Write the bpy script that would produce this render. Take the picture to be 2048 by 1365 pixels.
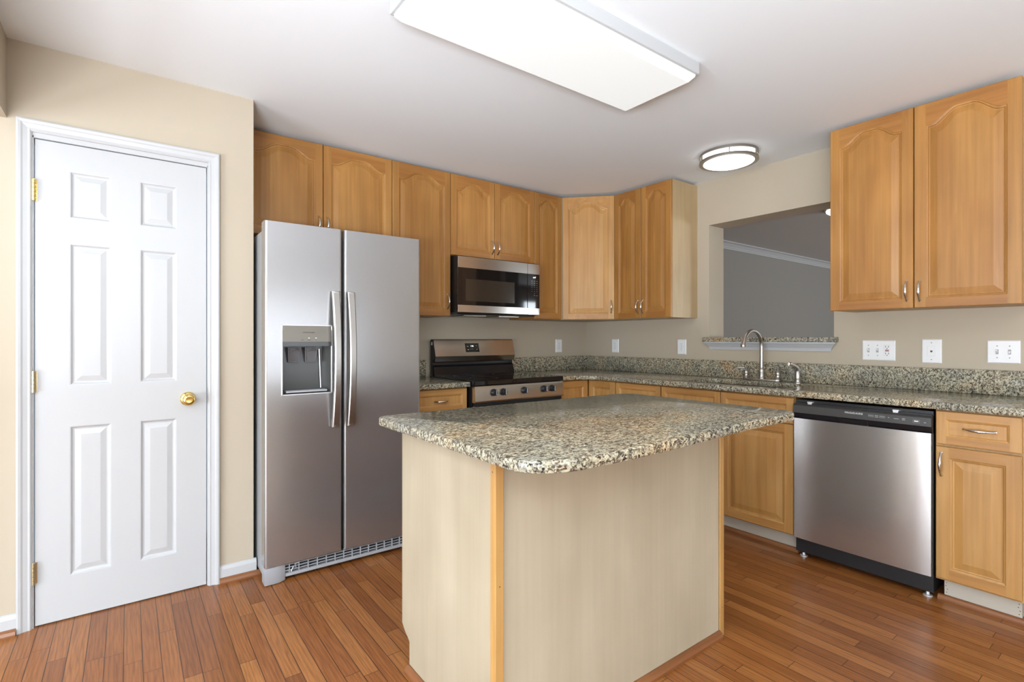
import bpy, bmesh, math, random
from mathutils import Vector, Matrix
random.seed(7)
PI = math.pi
scene = bpy.context.scene
for o in list(bpy.data.objects): bpy.data.objects.remove(o)
C = scene.collection

# ------------------------------------------------------------------ camera
cam_d = bpy.data.cameras.new('camera'); cam = bpy.data.objects.new('camera', cam_d); C.objects.link(cam)
F_PX, U0, V0 = 1017.14, 994.3, 678.45
cam_d.sensor_fit = 'HORIZONTAL'; cam_d.sensor_width = 36.0
cam_d.lens = F_PX / 2048 * 36
cam_d.shift_x = (1024 - U0) / 2048
cam_d.shift_y = (V0 - 682.5) / 2048
cam.location = (-3.6222, -3.51, 1.2021)
cam.rotation_euler = (PI/2, 0, -0.6271)
cam_d.clip_start = 0.05
scene.camera = cam
# ------------------------------------------------------------------ world / exposure
w = bpy.data.worlds.new('world'); scene.world = w; w.use_nodes = True
w.node_tree.nodes['Background'].inputs[0].default_value = (0.75, 0.85, 1.0, 1)
w.node_tree.nodes['Background'].inputs[1].default_value = 1.0
vs = scene.view_settings
vs.view_transform = 'Standard'; vs.look = 'None'; vs.gamma = 1.0; vs.use_curve_mapping = False
vs.exposure = 0.52
# ------------------------------------------------------------------ daylight through the windows, plus an added ceiling uplight
def area(name, loc, rot, sx, sy, power, col):
    d = bpy.data.lights.new(name, 'AREA'); d.shape = 'RECTANGLE'; d.size = sx; d.size_y = sy
    d.energy = power; d.color = col
    o = bpy.data.objects.new(name, d); C.objects.link(o); o.location = loc; o.rotation_euler = rot
    return o
DAY = (0.86, 0.97, 1.10)
area('back_window_daylight', (-2.0, -6.36, 1.32), (PI/2+.3, 0, 0), 2.6, 1.35, 28, DAY)
area('side_door_daylight', (-7.36, -3.4, 1.1), (PI/2+.35, 0, -PI/2), 2.4, 2.0, 190, DAY)
area('corner_window_daylight', (-5.8, -6.36, 1.2), (PI/2+.35, 0, 0), 1.8, 1.7, 55, DAY)
area('dining_window_daylight', (4.9, -6.36, 1.3), (PI/2, 0, 0), 2.4, 1.5, 150, (0.85, 0.93, 1.0))
area('added_ceiling_uplight', (-4.7, -4.3, 0.95), (PI, 0, 0), 1.2, 1.2, 250, (0.88, 0.98, 1.10))  # unseen fill light added to brighten the ceiling; no lamp stands here

# ------------------------------------------------------------------ materials
def mat(name):
    m = bpy.data.materials.new(name); m.use_nodes = True
    return m, m.node_tree.nodes, m.node_tree.links, m.node_tree.nodes['Principled BSDF']
def simple(name, col, rough=0.5, metal=0.0, spec=0.5, bump=None, emit=None):
    m, N, L, P = mat(name)
    P.inputs['Base Color'].default_value = (*col, 1); P.inputs['Roughness'].default_value = rough
    P.inputs['Metallic'].default_value = metal; P.inputs['Specular IOR Level'].default_value = spec
    if bump:
        sc, st, stretch = bump
        tc = N.new('ShaderNodeTexCoord'); mp = N.new('ShaderNodeMapping'); mp.inputs['Scale'].default_value = stretch
        n = N.new('ShaderNodeTexNoise'); n.inputs['Scale'].default_value = sc; n.inputs['Detail'].default_value = 3
        b = N.new('ShaderNodeBump'); b.inputs['Strength'].default_value = st; b.inputs['Distance'].default_value = 0.002
        L.new(tc.outputs['Object'], mp.inputs[0]); L.new(mp.outputs[0], n.inputs['Vector'])
        L.new(n.outputs[0], b.inputs['Height']); L.new(b.outputs[0], P.inputs['Normal'])
    if emit:
        P.inputs['Emission Color'].default_value = (*emit[0], 1); P.inputs['Emission Strength'].default_value = emit[1]
    return m
def ramp(N, stops, interp='LINEAR'):
    r = N.new('ShaderNodeValToRGB'); cr = r.color_ramp; cr.interpolation = interp
    while len(cr.elements) < len(stops): cr.elements.new(0.5)
    for e, (p, c) in zip(cr.elements, stops): e.position = p; e.color = (*c, 1)
    return r
def mixc(N, L, a, b, fac, mode='MIX'):
    x = N.new('ShaderNodeMix'); x.data_type = 'RGBA'; x.blend_type = mode
    for s, i in ((fac, 0), (a, 6), (b, 7)):
        if isinstance(s, (int, float)): x.inputs[i].default_value = s
        elif isinstance(s, tuple): x.inputs[i].default_value = (*s, 1)
        else: L.new(s, x.inputs[i])
    return x.outputs[2]
def wood(name, c_dark, c_mid, c_light, axis='z', rough=0.38, streak=0.5, gain=1.0, fleck=0.0):
    m, N, L, P = mat(name)
    tc = N.new('ShaderNodeTexCoord'); oi = N.new('ShaderNodeObjectInfo')
    add = N.new('ShaderNodeVectorMath'); add.operation = 'ADD'
    sc = N.new('ShaderNodeVectorMath'); sc.operation = 'SCALE'; sc.inputs[0].default_value = (7.3, 3.1, 11.7)
    L.new(oi.outputs['Random'], sc.inputs['Scale']); L.new(tc.outputs['Object'], add.inputs[0]); L.new(sc.outputs[0], add.inputs[1])
    def nz(s, scale, det, dist):
        mp = N.new('ShaderNodeMapping'); mp.inputs['Scale'].default_value = s
        n = N.new('ShaderNodeTexNoise'); n.inputs['Scale'].default_value = scale; n.inputs['Detail'].default_value = det; n.inputs['Distortion'].default_value = dist
        L.new(add.outputs[0], mp.inputs[0]); L.new(mp.outputs[0], n.inputs['Vector']); return n.outputs[0]
    lo = {'z': (5, 5, .7), 'x': (.7, 5, 5), 'y': (5, .7, 5)}[axis]
    hi = {'z': (60, 60, 1.6), 'x': (1.6, 60, 60), 'y': (60, 1.6, 60)}[axis]
    a = nz(lo, 1.6, 4, .6); b = nz(hi, 1.0, 4, .15); c = nz((2.2, 2.2, 2.2), 1.3, 2, 0)
    ra = ramp(N, [(0.25, c_dark), (0.5, c_mid), (0.78, c_light)]); L.new(a, ra.inputs[0])
    rb = ramp(N, [(0.3, (1 - streak*.32,)*3), (0.65, (1.0 + .05*streak,)*3)]); L.new(b, rb.inputs[0])
    col = mixc(N, L, ra.outputs[0], rb.outputs[0], 1.0, 'MULTIPLY')
    rc = ramp(N, [(0.3, (.9*gain, .88*gain, .86*gain)), (0.7, (1.05*gain,)*3)]); L.new(c, rc.inputs[0])
    col = mixc(N, L, col, rc.outputs[0], 1.0, 'MULTIPLY')
    rr = ramp(N, [(0, (.9, .89, .87)), (1, (1.06, 1.05, 1.04))]); L.new(oi.outputs['Random'], rr.inputs[0])
    col = mixc(N, L, col, rr.outputs[0], 1.0, 'MULTIPLY')
    if fleck:
        hf = {'z': (30, 30, 2.0), 'x': (2.0, 30, 30), 'y': (30, 2.0, 30)}[axis]
        f = nz(hf, 1.0, 3, .5); rf = ramp(N, [(0.63, (0, 0, 0)), (0.72, (fleck,)*3)]); L.new(f, rf.inputs[0])
        col = mixc(N, L, col, c_light, rf.outputs[0])
    L.new(col, P.inputs['Base Color']); P.inputs['Roughness'].default_value = rough
    return m
maple = wood('honey_maple', (.345, .150, .032), (.41, .192, .045), (.475, .245, .068), rough=.42, fleck=.3)
maple_r = wood('honey_maple_rail', (.315, .126, .026), (.375, .162, .036), (.435, .210, .055), 'x', rough=.42)
maple_b = wood('pale_honey_maple', (.42, .205, .055), (.49, .26, .078), (.55, .32, .11), rough=.42, fleck=.3)
maple_br = wood('pale_honey_maple_rail', (.40, .185, .048), (.465, .235, .068), (.53, .29, .095), 'x', rough=.42)
maple_l = wood('light_maple', (.44, .235, .072), (.49, .28, .092), (.545, .335, .12), rough=.42)
maple_side = wood('maple_side_veneer', (.46, .33, .175), (.50, .37, .205), (.545, .42, .245), streak=.2, rough=.5)
ivory = wood('ivory_laminate', (.395, .342, .245), (.425, .37, .268), (.455, .40, .295), streak=.12, rough=.5)
ply = simple('pale_plywood', (.44, .395, .325), .65, bump=(30, .2, (1, 1, 1)))
oak_trim = wood('oak_molding', (.19, .065, .02), (.25, .095, .032), (.30, .13, .05), 'y', rough=.35)
oak_trim_x = wood('oak_molding_x', (.19, .065, .02), (.25, .095, .032), (.30, .13, .05), 'x', rough=.35)

def wallpaint(name, col, bump=.05):
    m, N, L, P = mat(name)
    n = N.new('ShaderNodeTexNoise'); n.inputs['Scale'].default_value = 220; tc = N.new('ShaderNodeTexCoord')
    b = N.new('ShaderNodeBump'); b.inputs['Strength'].default_value = bump; b.inputs['Distance'].default_value = .001
    L.new(tc.outputs['Object'], n.inputs['Vector']); L.new(n.outputs[0], b.inputs['Height']); L.new(b.outputs[0], P.inputs['Normal'])
    P.inputs['Base Color'].default_value = (*col, 1); P.inputs['Roughness'].default_value = .75; P.inputs['Specular IOR Level'].default_value = .25
    return m
beige = wallpaint('beige_wall_paint', (.465, .40, .305))
ceil_m = wallpaint('white_ceiling_paint', (.81, .845, .858))
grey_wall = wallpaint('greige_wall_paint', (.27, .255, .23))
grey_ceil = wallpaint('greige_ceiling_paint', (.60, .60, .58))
white = simple('white_semigloss_paint', (.475, .48, .48), .35, bump=(90, .06, (1, 1, .2)))
plastic = simple('white_plastic', (.78, .78, .77), .35)
slot_m = simple('dark_slot', (.05, .045, .04), .6)
slot_l = simple('grey_slot', (.32, .31, .29), .6)
red_m = simple('red_button', (.35, .03, .03), .5)
black = simple('black_plastic', (.012, .012, .013), .35)
black_g = simple('black_glass', (.006, .006, .007), .05, spec=.6)
black_s = simple('black_enamel', (.012, .012, .014), .18)
brown_g = simple('smoked_window_glass', (.035, .026, .018), .12, spec=.6)
dkgrey = simple('charcoal_panel', (.045, .044, .042), .32)
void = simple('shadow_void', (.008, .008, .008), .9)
grey_case = simple('grey_painted_steel', (.33, .335, .34), .4)
grey_pl = simple('grey_plastic', (.36, .37, .385), .45)
dgrey_pl = simple('recess_grey_plastic', (.06, .06, .056), .22)
panel_m = simple('taupe_metal_panel', (.20, .185, .155), .35, .5)
clear = simple('clear_plastic', (.13, .13, .135), .06, spec=.8)
def steel_mat(name, col, rough, stretch, st=.25, sc=1.0, metal=1.0):
    m, N, L, P = mat(name)
    tc = N.new('ShaderNodeTexCoord'); mp = N.new('ShaderNodeMapping'); mp.inputs['Scale'].default_value = stretch
    n = N.new('ShaderNodeTexNoise'); n.inputs['Scale'].default_value = sc; n.inputs['Detail'].default_value = 4
    L.new(tc.outputs['Object'], mp.inputs[0]); L.new(mp.outputs[0], n.inputs['Vector'])
    r = N.new('ShaderNodeMapRange'); r.inputs['To Min'].default_value = rough - .01; r.inputs['To Max'].default_value = rough + .015
    L.new(n.outputs[0], r.inputs['Value']); L.new(r.outputs[0], P.inputs['Roughness'])
    b = N.new('ShaderNodeBump'); b.inputs['Strength'].default_value = st; b.inputs['Distance'].default_value = .0004
    L.new(n.outputs[0], b.inputs['Height']); L.new(b.outputs[0], P.inputs['Normal'])
    cr = ramp(N, [(.3, tuple(c*.97 for c in col)), (.7, tuple(min(1, c*1.02) for c in col))]); L.new(n.outputs[0], cr.inputs[0])
    L.new(cr.outputs[0], P.inputs['Base Color']); P.inputs['Metallic'].default_value = metal
    return m
steel_v = steel_mat('brushed_stainless', (.40, .392, .39), .25, (3, 3, 2.2), .0, metal=.80)
steel_k = steel_mat('stainless_handle', (.47, .45, .425), .34, (60, 60, 400), .05)
steel_h = steel_mat('brushed_stainless_horizontal', (.56, .54, .51), .19, (4, 4, 900), .02)
steel_d = steel_mat('brushed_stainless_dishwasher', (.55, .54, .52), .22, (2, 2, 600), .0, metal=.92)
nickel = simple('brushed_nickel', (.46, .43, .39), .3, 1.0)
nickel_d = simple('satin_nickel_dark', (.36, .335, .30), .3, 1.0)
chrome = simple('polished_nickel', (.72, .71, .70), .12, 1.0)
brass = simple('polished_brass', (.80, .60, .22), .14, 1.0)
brass_d = simple('aged_brass', (.50, .42, .25), .35, 1.0)
bright = simple('zinc_bracket', (.75, .75, .76), .3, .6)
lens_m = simple('lit_acrylic_lens', (.5, .51, .49), .4, emit=((.97, 1.0, 1.0), .38))
lens2_m = simple('lit_glass_shade', (.9, .9, .9), .4, emit=((1.0, .99, .97), 2.2))
lens3_m = simple('lit_small_shade', (.9, .9, .9), .4, emit=((1.0, .99, .97), 2.0))
text_w = simple('white_print', (.75, .75, .75), .5)
text_g = simple('grey_print', (.30, .30, .30), .5)
text_d = simple('dark_print', (.06, .055, .05), .5)
glow = simple('white_display_digits', (.7, .8, .85), .5, emit=((.85, .95, 1.0), 1.2))

def granite(name, scale=1.0):
    m, N, L, P = mat(name)
    tc = N.new('ShaderNodeTexCoord')
    def mp(s, rot=0):
        q = N.new('ShaderNodeMapping'); q.inputs['Scale'].default_value = s; q.inputs['Rotation'].default_value = (.3, .5, rot)
        L.new(tc.outputs['Object'], q.inputs[0]); return q.outputs[0]
    def noise(v, sc, det, dist, rough=.55):
        n = N.new('ShaderNodeTexNoise'); n.inputs['Scale'].default_value = sc*scale; n.inputs['Detail'].default_value = det
        n.inputs['Distortion'].default_value = dist; n.inputs['Roughness'].default_value = rough; L.new(v, n.inputs['Vector']); return n.outputs[0]
    a = noise(mp((1, 1, 1)), 4.5, 4, .6)
    ra = ramp(N, [(0.36, (.29, .28, .225)), (0.5, (.36, .335, .25)), (0.60, (.41, .36, .26)), (.74, (.46, .33, .18))]); L.new(a, ra.inputs[0])
    b = noise(mp((1, 1.5, 1.3), .6), 75, 3, .8)
    rb = ramp(N, [(0.36, (.25, .24, .23)), (0.47, (.78, .77, .74)), (0.62, (1.5, 1.5, 1.46))]); L.new(b, rb.inputs[0])
    col = mixc(N, L, ra.outputs[0], rb.outputs[0], 1.0, 'MULTIPLY')
    # dark mica flecks, drawn out along the slab
    c = noise(mp((1.0, 2.3, 1.6), .75), 62, 5, 1.3, .6)
    rcm = ramp(N, [(0.43, (1, 1, 1)), (0.455, (0, 0, 0))]); L.new(c, rcm.inputs[0])
    d = noise(mp((1, 1, 1)), 14, 2, 0)
    rd = ramp(N, [(.4, (.018, .017, .018)), (.62, (.09, .045, .022))]); L.new(d, rd.inputs[0])
    col = mixc(N, L, col, rd.outputs[0], rcm.outputs[0])
    e = noise(mp((2.2, 1.0, 1.4), .2), 95, 3, .6)
    re = ramp(N, [(0.64, (0, 0, 0)), (0.70, (.65, .65, .65))]); L.new(e, re.inputs[0])
    col = mixc(N, L, col, (.13, .12, .115), re.outputs[0])
    L.new(col, P.inputs['Base Color']); P.inputs['Roughness'].default_value = .13; P.inputs['Specular IOR Level'].default_value = .38
    return m
gran = granite('speckled_granite')

def floor_mat():
    m, N, L, P = mat('oak_strip_floor')
    tc = N.new('ShaderNodeTexCoord'); sep = N.new('ShaderNodeSeparateXYZ'); L.new(tc.outputs['Object'], sep.inputs[0])
    def M(op, a, b=None, c=None):
        n = N.new('ShaderNodeMath'); n.operation = op
        for i, s in enumerate((a, b, c)):
            if s is None: continue
            if isinstance(s, (int, float)): n.inputs[i].default_value = s
            else: L.new(s, n.inputs[i])
        return n.outputs[0]
    W = .0578
    xr = M('DIVIDE', M('ADD', sep.outputs[0], 3.928 + W*200), W); row = M('FLOOR', xr); fx = M('FRACT', xr)
    wn = N.new('ShaderNodeTexWhiteNoise'); wn.noise_dimensions = '1D'; L.new(row, wn.inputs['W'])
    yr = M('ADD', M('DIVIDE', sep.outputs[1], .62), M('MULTIPLY', wn.outputs['Value'], 9.0)); colm = M('FLOOR', yr); fy = M('FRACT', yr)
    cv = N.new('ShaderNodeCombineXYZ'); L.new(row, cv.inputs[0]); L.new(colm, cv.inputs[1])
    w2 = N.new('ShaderNodeTexWhiteNoise'); w2.noise_dimensions = '2D'; L.new(cv.outputs[0], w2.inputs['Vector'])
    base = ramp(N, [(0, (.215, .073, .018)), (.3, (.275, .097, .025)), (.65, (.32, .122, .033)), (1, (.37, .150, .043))]); L.new(w2.outputs['Value'], base.inputs[0])
    off = N.new('ShaderNodeVectorMath'); off.operation = 'MULTIPLY_ADD'; L.new(w2.outputs['Color'], off.inputs[0]); off.inputs[1].default_value = (9, 9, 9); L.new(tc.outputs['Object'], off.inputs[2])
    # cathedral grain: contours of a stretched noise
    mp = N.new('ShaderNodeMapping'); mp.inputs['Scale'].default_value = (13, 1.6, 1); L.new(off.outputs[0], mp.inputs[0])
    n1 = N.new('ShaderNodeTexNoise'); n1.inputs['Scale'].default_value = 1; n1.inputs['Detail'].default_value = 2.5; n1.inputs['Distortion'].default_value = .5; L.new(mp.outputs[0], n1.inputs['Vector'])
    sp = N.new('ShaderNodeSeparateXYZ'); L.new(off.outputs[0], sp.inputs[0])
    rings = M('MULTIPLY_ADD', M('SINE', M('ADD', M('MULTIPLY', n1.outputs[0], 26), M('MULTIPLY', sp.outputs[0], 420))), .5, .5)
    rr = ramp(N, [(0.0, (.80, .76, .73)), (.3, (.97, .96, .95)), (1, (1.04, 1.04, 1.03))]); L.new(rings, rr.inputs[0])
    mp2 = N.new('ShaderNodeMapping'); mp2.inputs['Scale'].default_value = (200, 8, 1); L.new(off.outputs[0], mp2.inputs[0])
    n2 = N.new('ShaderNodeTexNoise'); n2.inputs['Scale'].default_value = 1; n2.inputs['Detail'].default_value = 3; L.new(mp2.outputs[0], n2.inputs['Vector'])
    r2 = ramp(N, [(.35, (.70, .66, .62)), (.6, (1.07, 1.07, 1.07))]); L.new(n2.outputs[0], r2.inputs[0])
    col = mixc(N, L, base.outputs[0], rr.outputs[0], .8, 'MULTIPLY'); col = mixc(N, L, col, r2.outputs[0], .75, 'MULTIPLY')
    gx = M('LESS_THAN', fx, .05); gy = M('LESS_THAN', fy, .0035); g = M('MAXIMUM', gx, gy)
    col = mixc(N, L, col, (.02, .009, .005), M('MULTIPLY', g, .85))
    L.new(col, P.inputs['Base Color'])
    n3 = N.new('ShaderNodeTexNoise'); n3.inputs['Scale'].default_value = 1.3; n3.inputs['Detail'].default_value = 1; L.new(tc.outputs['Object'], n3.inputs['Vector'])
    r3 = N.new('ShaderNodeMapRange'); r3.inputs['To Min'].default_value = .24; r3.inputs['To Max'].default_value = .34; L.new(n3.outputs[0], r3.inputs['Value']); L.new(r3.outputs[0], P.inputs['Roughness'])
    b = N.new('ShaderNodeBump'); b.inputs['Strength'].default_value = .25; b.inputs['Distance'].default_value = .0012
    hgt = M('SUBTRACT', M('MULTIPLY', n2.outputs[0], .25), M('MULTIPLY', g, 1.0)); L.new(hgt, b.inputs['Height']); L.new(b.outputs[0], P.inputs['Normal'])
    P.inputs['Specular IOR Level'].default_value = .45
    return m
floor_m = floor_mat()

# ------------------------------------------------------------------ mesh helpers
class MB:
    """collects geometry; materials by slot index"""
    def __init__(s): s.v = []; s.f = []; s.m = []; s.sm = []
    def add(s, vs, fs, mi=0, smooth=False):
        b = len(s.v); s.v += [tuple(p) for p in vs]
        for f in fs: s.f.append(tuple(b + i for i in f)); s.m.append(mi); s.sm.append(smooth)
        return s
    def box(s, x0, x1, y0, y1, z0, z1, mi=0, ch=0.0):
        x0, x1 = min(x0, x1), max(x0, x1); y0, y1 = min(y0, y1), max(y0, y1); z0, z1 = min(z0, z1), max(z0, z1)
        if ch <= 0:
            vs = [(x, y, z) for x in (x0, x1) for y in (y0, y1) for z in (z0, z1)]
            return s.add(vs, [(0, 1, 3, 2), (4, 6, 7, 5), (0, 4, 5, 1), (2, 3, 7, 6), (0, 2, 6, 4), (1, 5, 7, 3)], mi)
        bm = bmesh.new(); bmesh.ops.create_cube(bm, size=1)
        for v in bm.verts: v.co = ((x0+x1)/2 + v.co.x*(x1-x0), (y0+y1)/2 + v.co.y*(y1-y0), (z0+z1)/2 + v.co.z*(z1-z0))
        bmesh.ops.bevel(bm, geom=list(bm.edges), offset=ch, segments=2, profile=.5, affect='EDGES')
        bm.verts.ensure_lookup_table()
        s.add([v.co[:] for v in bm.verts], [[v.index for v in f.verts] for f in bm.faces], mi); bm.free(); return s
    def quad(s, a, b, c, d, mi=0): return s.add([a, b, c, d], [(0, 1, 2, 3)], mi)
    def tube(s, pts, rad, n=14, mi=0, cap=True, squash=None):
        pts = [Vector(p) for p in pts]; rings = []; up = None
        for i, p in enumerate(pts):
            t = (pts[min(i+1, len(pts)-1)] - pts[max(i-1, 0)]).normalized()
            if up is None: up = Vector((0, 0, 1)) if abs(t.z) < .9 else Vector((1, 0, 0))
            a = t.cross(up).normalized(); b = a.cross(t).normalized(); up = b
            r = rad[i] if isinstance(rad, (list, tuple)) else rad
            ra, rb = (r, r) if squash is None else (r*squash[0], r*squash[1])
            rings.append([p + a*ra*math.cos(2*PI*k/n) + b*rb*math.sin(2*PI*k/n) for k in range(n)])
        vs = [v for r in rings for v in r]; fs = []
        for i in range(len(rings)-1):
            for k in range(n): fs.append((i*n+k, i*n+(k+1) % n, (i+1)*n+(k+1) % n, (i+1)*n+k))
        s.add(vs, fs, mi, True)
        if cap:
            s.add(rings[0], [tuple(range(n))[::-1]], mi); s.add(rings[-1], [tuple(range(n))], mi)
        return s
    def lathe(s, prof, origin=(0, 0, 0), axis='z', n=32, mi=0, smooth=True, mat4=None):
        vs = []; fs = []
        for r, h in prof:
            for k in range(n):
                a = 2*PI*k/n; c, q = r*math.cos(a), r*math.sin(a)
                p = {'z': (c, q, h), 'y': (c, -h, q), 'x': (-h, c, q)}[axis]
                vs.append((p[0]+origin[0], p[1]+origin[1], p[2]+origin[2]))
        for i in range(len(prof)-1):
            for k in range(n): fs.append((i*n+k, i*n+(k+1) % n, (i+1)*n+(k+1) % n, (i+1)*n+k))
        return s.add(vs, fs, mi, smooth)
    def prism(s, pts, z0, z1, mi=0, ch=0.0, hole=None):
        """closed ccw outline in xy extruded in z, optional eased edges and one hole"""
        def off(P, d):
            out = []; n = len(P)
            for i in range(n):
                a, b, c = Vector(P[i-1]), Vector(P[i]), Vector(P[(i+1) % n])
                e1 = (b-a).normalized(); e2 = (c-b).normalized(); n1 = Vector((-e1.y, e1.x)); n2 = Vector((-e2.y, e2.x))
                m = (n1+n2); m = m/(m.length_squared/2) if m.length > 1e-6 else n1
                out.append((b + m*d)[:])
            return out
        def walls(P):
            if ch > 0: lv = [(off(P, ch), z0), (off(P, ch*.3), z0+ch*.3), (P, z0+ch), (P, z1-ch), (off(P, ch*.3), z1-ch*.3), (off(P, ch), z1)]
            else: lv = [(P, z0), (P, z1)]
            n = len(P); vs = [(x, y, z) for Q, z in lv for x, y in Q]; fs = []
            for i in range(len(lv)-1):
                for k in range(n): fs.append((i*n+k, i*n+(k+1) % n, (i+1)*n+(k+1) % n, (i+1)*n+k))
            s.add(vs, fs, mi, ch > 0)
            return lv[0][0], lv[-1][0]
        b, t = walls(pts)
        hb = ht = None
        if hole: hb, ht = walls(hole)
        for P, Hh, z, flip in ((b, hb, z0, True), (t, ht, z1, False)):
            bm = bmesh.new(); es = []
            for R in ([P] + ([Hh] if Hh else [])):
                vv = [bm.verts.new((x, y, z)) for x, y in R]
                es += [bm.edges.new((vv[i], vv[(i+1) % len(vv)])) for i in range(len(vv))]
            bmesh.ops.triangle_fill(bm, edges=es, use_beauty=True)
            bm.verts.index_update()
            for f in bm.faces:
                if (f.normal.z < 0) != flip: f.normal_flip()
            s.add([v.co[:] for v in bm.verts], [[v.index for v in f.verts] for f in bm.faces], mi); bm.free()
        return s
    def extrude_profile(s, prof, axis, a0, a1, mi=0):
        """closed profile (2 coords of the remaining axes, in xyz order) swept along axis"""
        n = len(prof)
        def P(p, a): return {'x': (a, p[0], p[1]), 'y': (p[0], a, p[1]), 'z': (p[0], p[1], a)}[axis]
        vs = [P(p, a0) for p in prof] + [P(p, a1) for p in prof]
        fs = [(k, (k+1) % n, n+(k+1) % n, n+k) for k in range(n)] + [tuple(range(n))[::-1], tuple(range(n, 2*n))]
        return s.add(vs, fs, mi)

def obj(name, mb, mats, parent=None, world=True, fix=True):
    me = bpy.data.meshes.new(name)
    o = bpy.data.objects.new(name, me); C.objects.link(o)
    off = Vector((0, 0, 0))
    if parent is not None:
        o.parent = parent
        if world:
            r = parent
            while r.parent: r = r.parent
            off = Vector(r.location)
    me.from_pydata([tuple(Vector(v) - off) for v in mb.v], [], mb.f)
    for m in (mats if isinstance(mats, (list, tuple)) else [mats]): me.materials.append(m)
    me.polygons.foreach_set('material_index', mb.m); me.polygons.foreach_set('use_smooth', mb.sm)
    if fix:
        bm = bmesh.new(); bm.from_mesh(me); bmesh.ops.remove_doubles(bm, verts=bm.verts, dist=1e-5)
        bmesh.ops.recalc_face_normals(bm, faces=bm.faces); bm.to_mesh(me); bm.free()
    me.update()
    if any(mb.sm):
        try: me.set_sharp_from_angle(angle=math.radians(40))
        except Exception: pass
    return o
def thing(name, label, cat, loc=(0, 0, 0), rz=0, group=None):
    o = bpy.data.objects.new(name, None); C.objects.link(o); o.location = loc; o.rotation_euler = (0, 0, rz)
    o.empty_display_size = .1; o['label'] = label; o['category'] = cat
    if group: o['group'] = group
    return o
def tag(o, label, cat, group=None):
    o['label'] = label; o['category'] = cat
    if group: o['group'] = group
    return o
def struct(name, mb, m, parent=None):
    o = obj(name, mb, m, parent)
    if parent is None: o['kind'] = 'structure'
    return o
def text(name, s, size, m, parent, loc, rot, depth=.0004, sx=1.0, track=1.0):
    cu = bpy.data.curves.new(name, 'FONT'); cu.body = s; cu.size = size; cu.extrude = depth; cu.align_x = 'CENTER'; cu.align_y = 'CENTER'; cu.space_character = track
    t = bpy.data.objects.new(name + '_tmp', cu); C.objects.link(t)
    dg = bpy.context.evaluated_depsgraph_get(); me = bpy.data.meshes.new_from_object(t.evaluated_get(dg)); bpy.data.objects.remove(t)
    r = parent
    while r.parent: r = r.parent
    me.transform(Matrix.Translation(Vector(loc) - Vector(r.location)) @ rot.to_4x4() @ Matrix.Diagonal((sx, 1, 1, 1)))
    me.materials.clear(); me.materials.append(m)
    o = bpy.data.objects.new(name, me); C.objects.link(o); o.parent = parent
    return o
R_FRONT = Matrix.Rotation(PI/2, 3, 'X')                                   # faces -y
R_LEFT = Matrix.Rotation(-PI/2, 3, 'Z') @ Matrix.Rotation(PI/2, 3, 'X')   # faces -x

def arc(cx, cy, r, a0, a1, n=8):
    return [(cx + r*math.cos(math.radians(a0 + (a1-a0)*i/n)), cy + r*math.sin(math.radians(a0 + (a1-a0)*i/n))) for i in range(n+1)]
def rrect(x0, x1, y0, y1, r, n=6):
    return arc(x1-r, y0+r, r, -90, 0, n) + arc(x1-r, y1-r, r, 0, 90, n) + arc(x0+r, y1-r, r, 90, 180, n) + arc(x0+r, y0+r, r, 180, 270, n)

# panels: outline of an (optionally arched) opening, with a constant number of points
NS = 28
def outline(x0, x1, z0, z1, ins, arch):
    """ccw loop in (x,z); z1 is the shoulder height; the arch rises above it"""
    xa, xb, za, zb = x0+ins, x1-ins, z0+ins, z1-ins
    P = [(xa + (xb-xa)*i/NS, za) for i in range(NS)]
    P += [(xb, za + (zb-za)*i/4) for i in range(4)]
    for i in range(NS):
        t = 1 - i/NS; u = 2*t - 1
        q = min(1, max(0, (abs(u) - .20)/.68)); s = .86*(1 - q*q*(3 - 2*q)) + (.14*(1 - (u/.84)**2) if abs(u) < .84 else 0)
        P.append((xa + (xb-xa)*t, zb + arch*s))
    P += [(xa, zb - (zb-za)*i/4) for i in range(4)]
    return P
def panel(mb, x0, x1, z0, z1, y, prof, arch=0.0, mi=0, sm=False):
    """prof: list of (inset, depth behind front y). last loop is filled"""
    loops = [[(px, y+d, pz) for px, pz in outline(x0, x1, z0, z1, ins, arch)] for ins, d in prof]
    n = len(loops[0]); vs = [v for l in loops for v in l]; fs = []
    for i in range(len(loops)-1):
        for k in range(n): fs.append((i*n+k, i*n+(k+1) % n, (i+1)*n+(k+1) % n, (i+1)*n+k))
    fs.append(tuple(range((len(loops)-1)*n, len(loops)*n)))
    mb.add(vs, fs, mi, sm)
CAB_PROF = [(0, 0), (.004, .003), (.008, .004), (.011, .009), (.016, .0095), (.044, .0025), (.047, .002)]
DRW_PROF = [(0, 0), (.004, .003), (.007, .004), (.010, .008), (.013, .008)]
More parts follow.
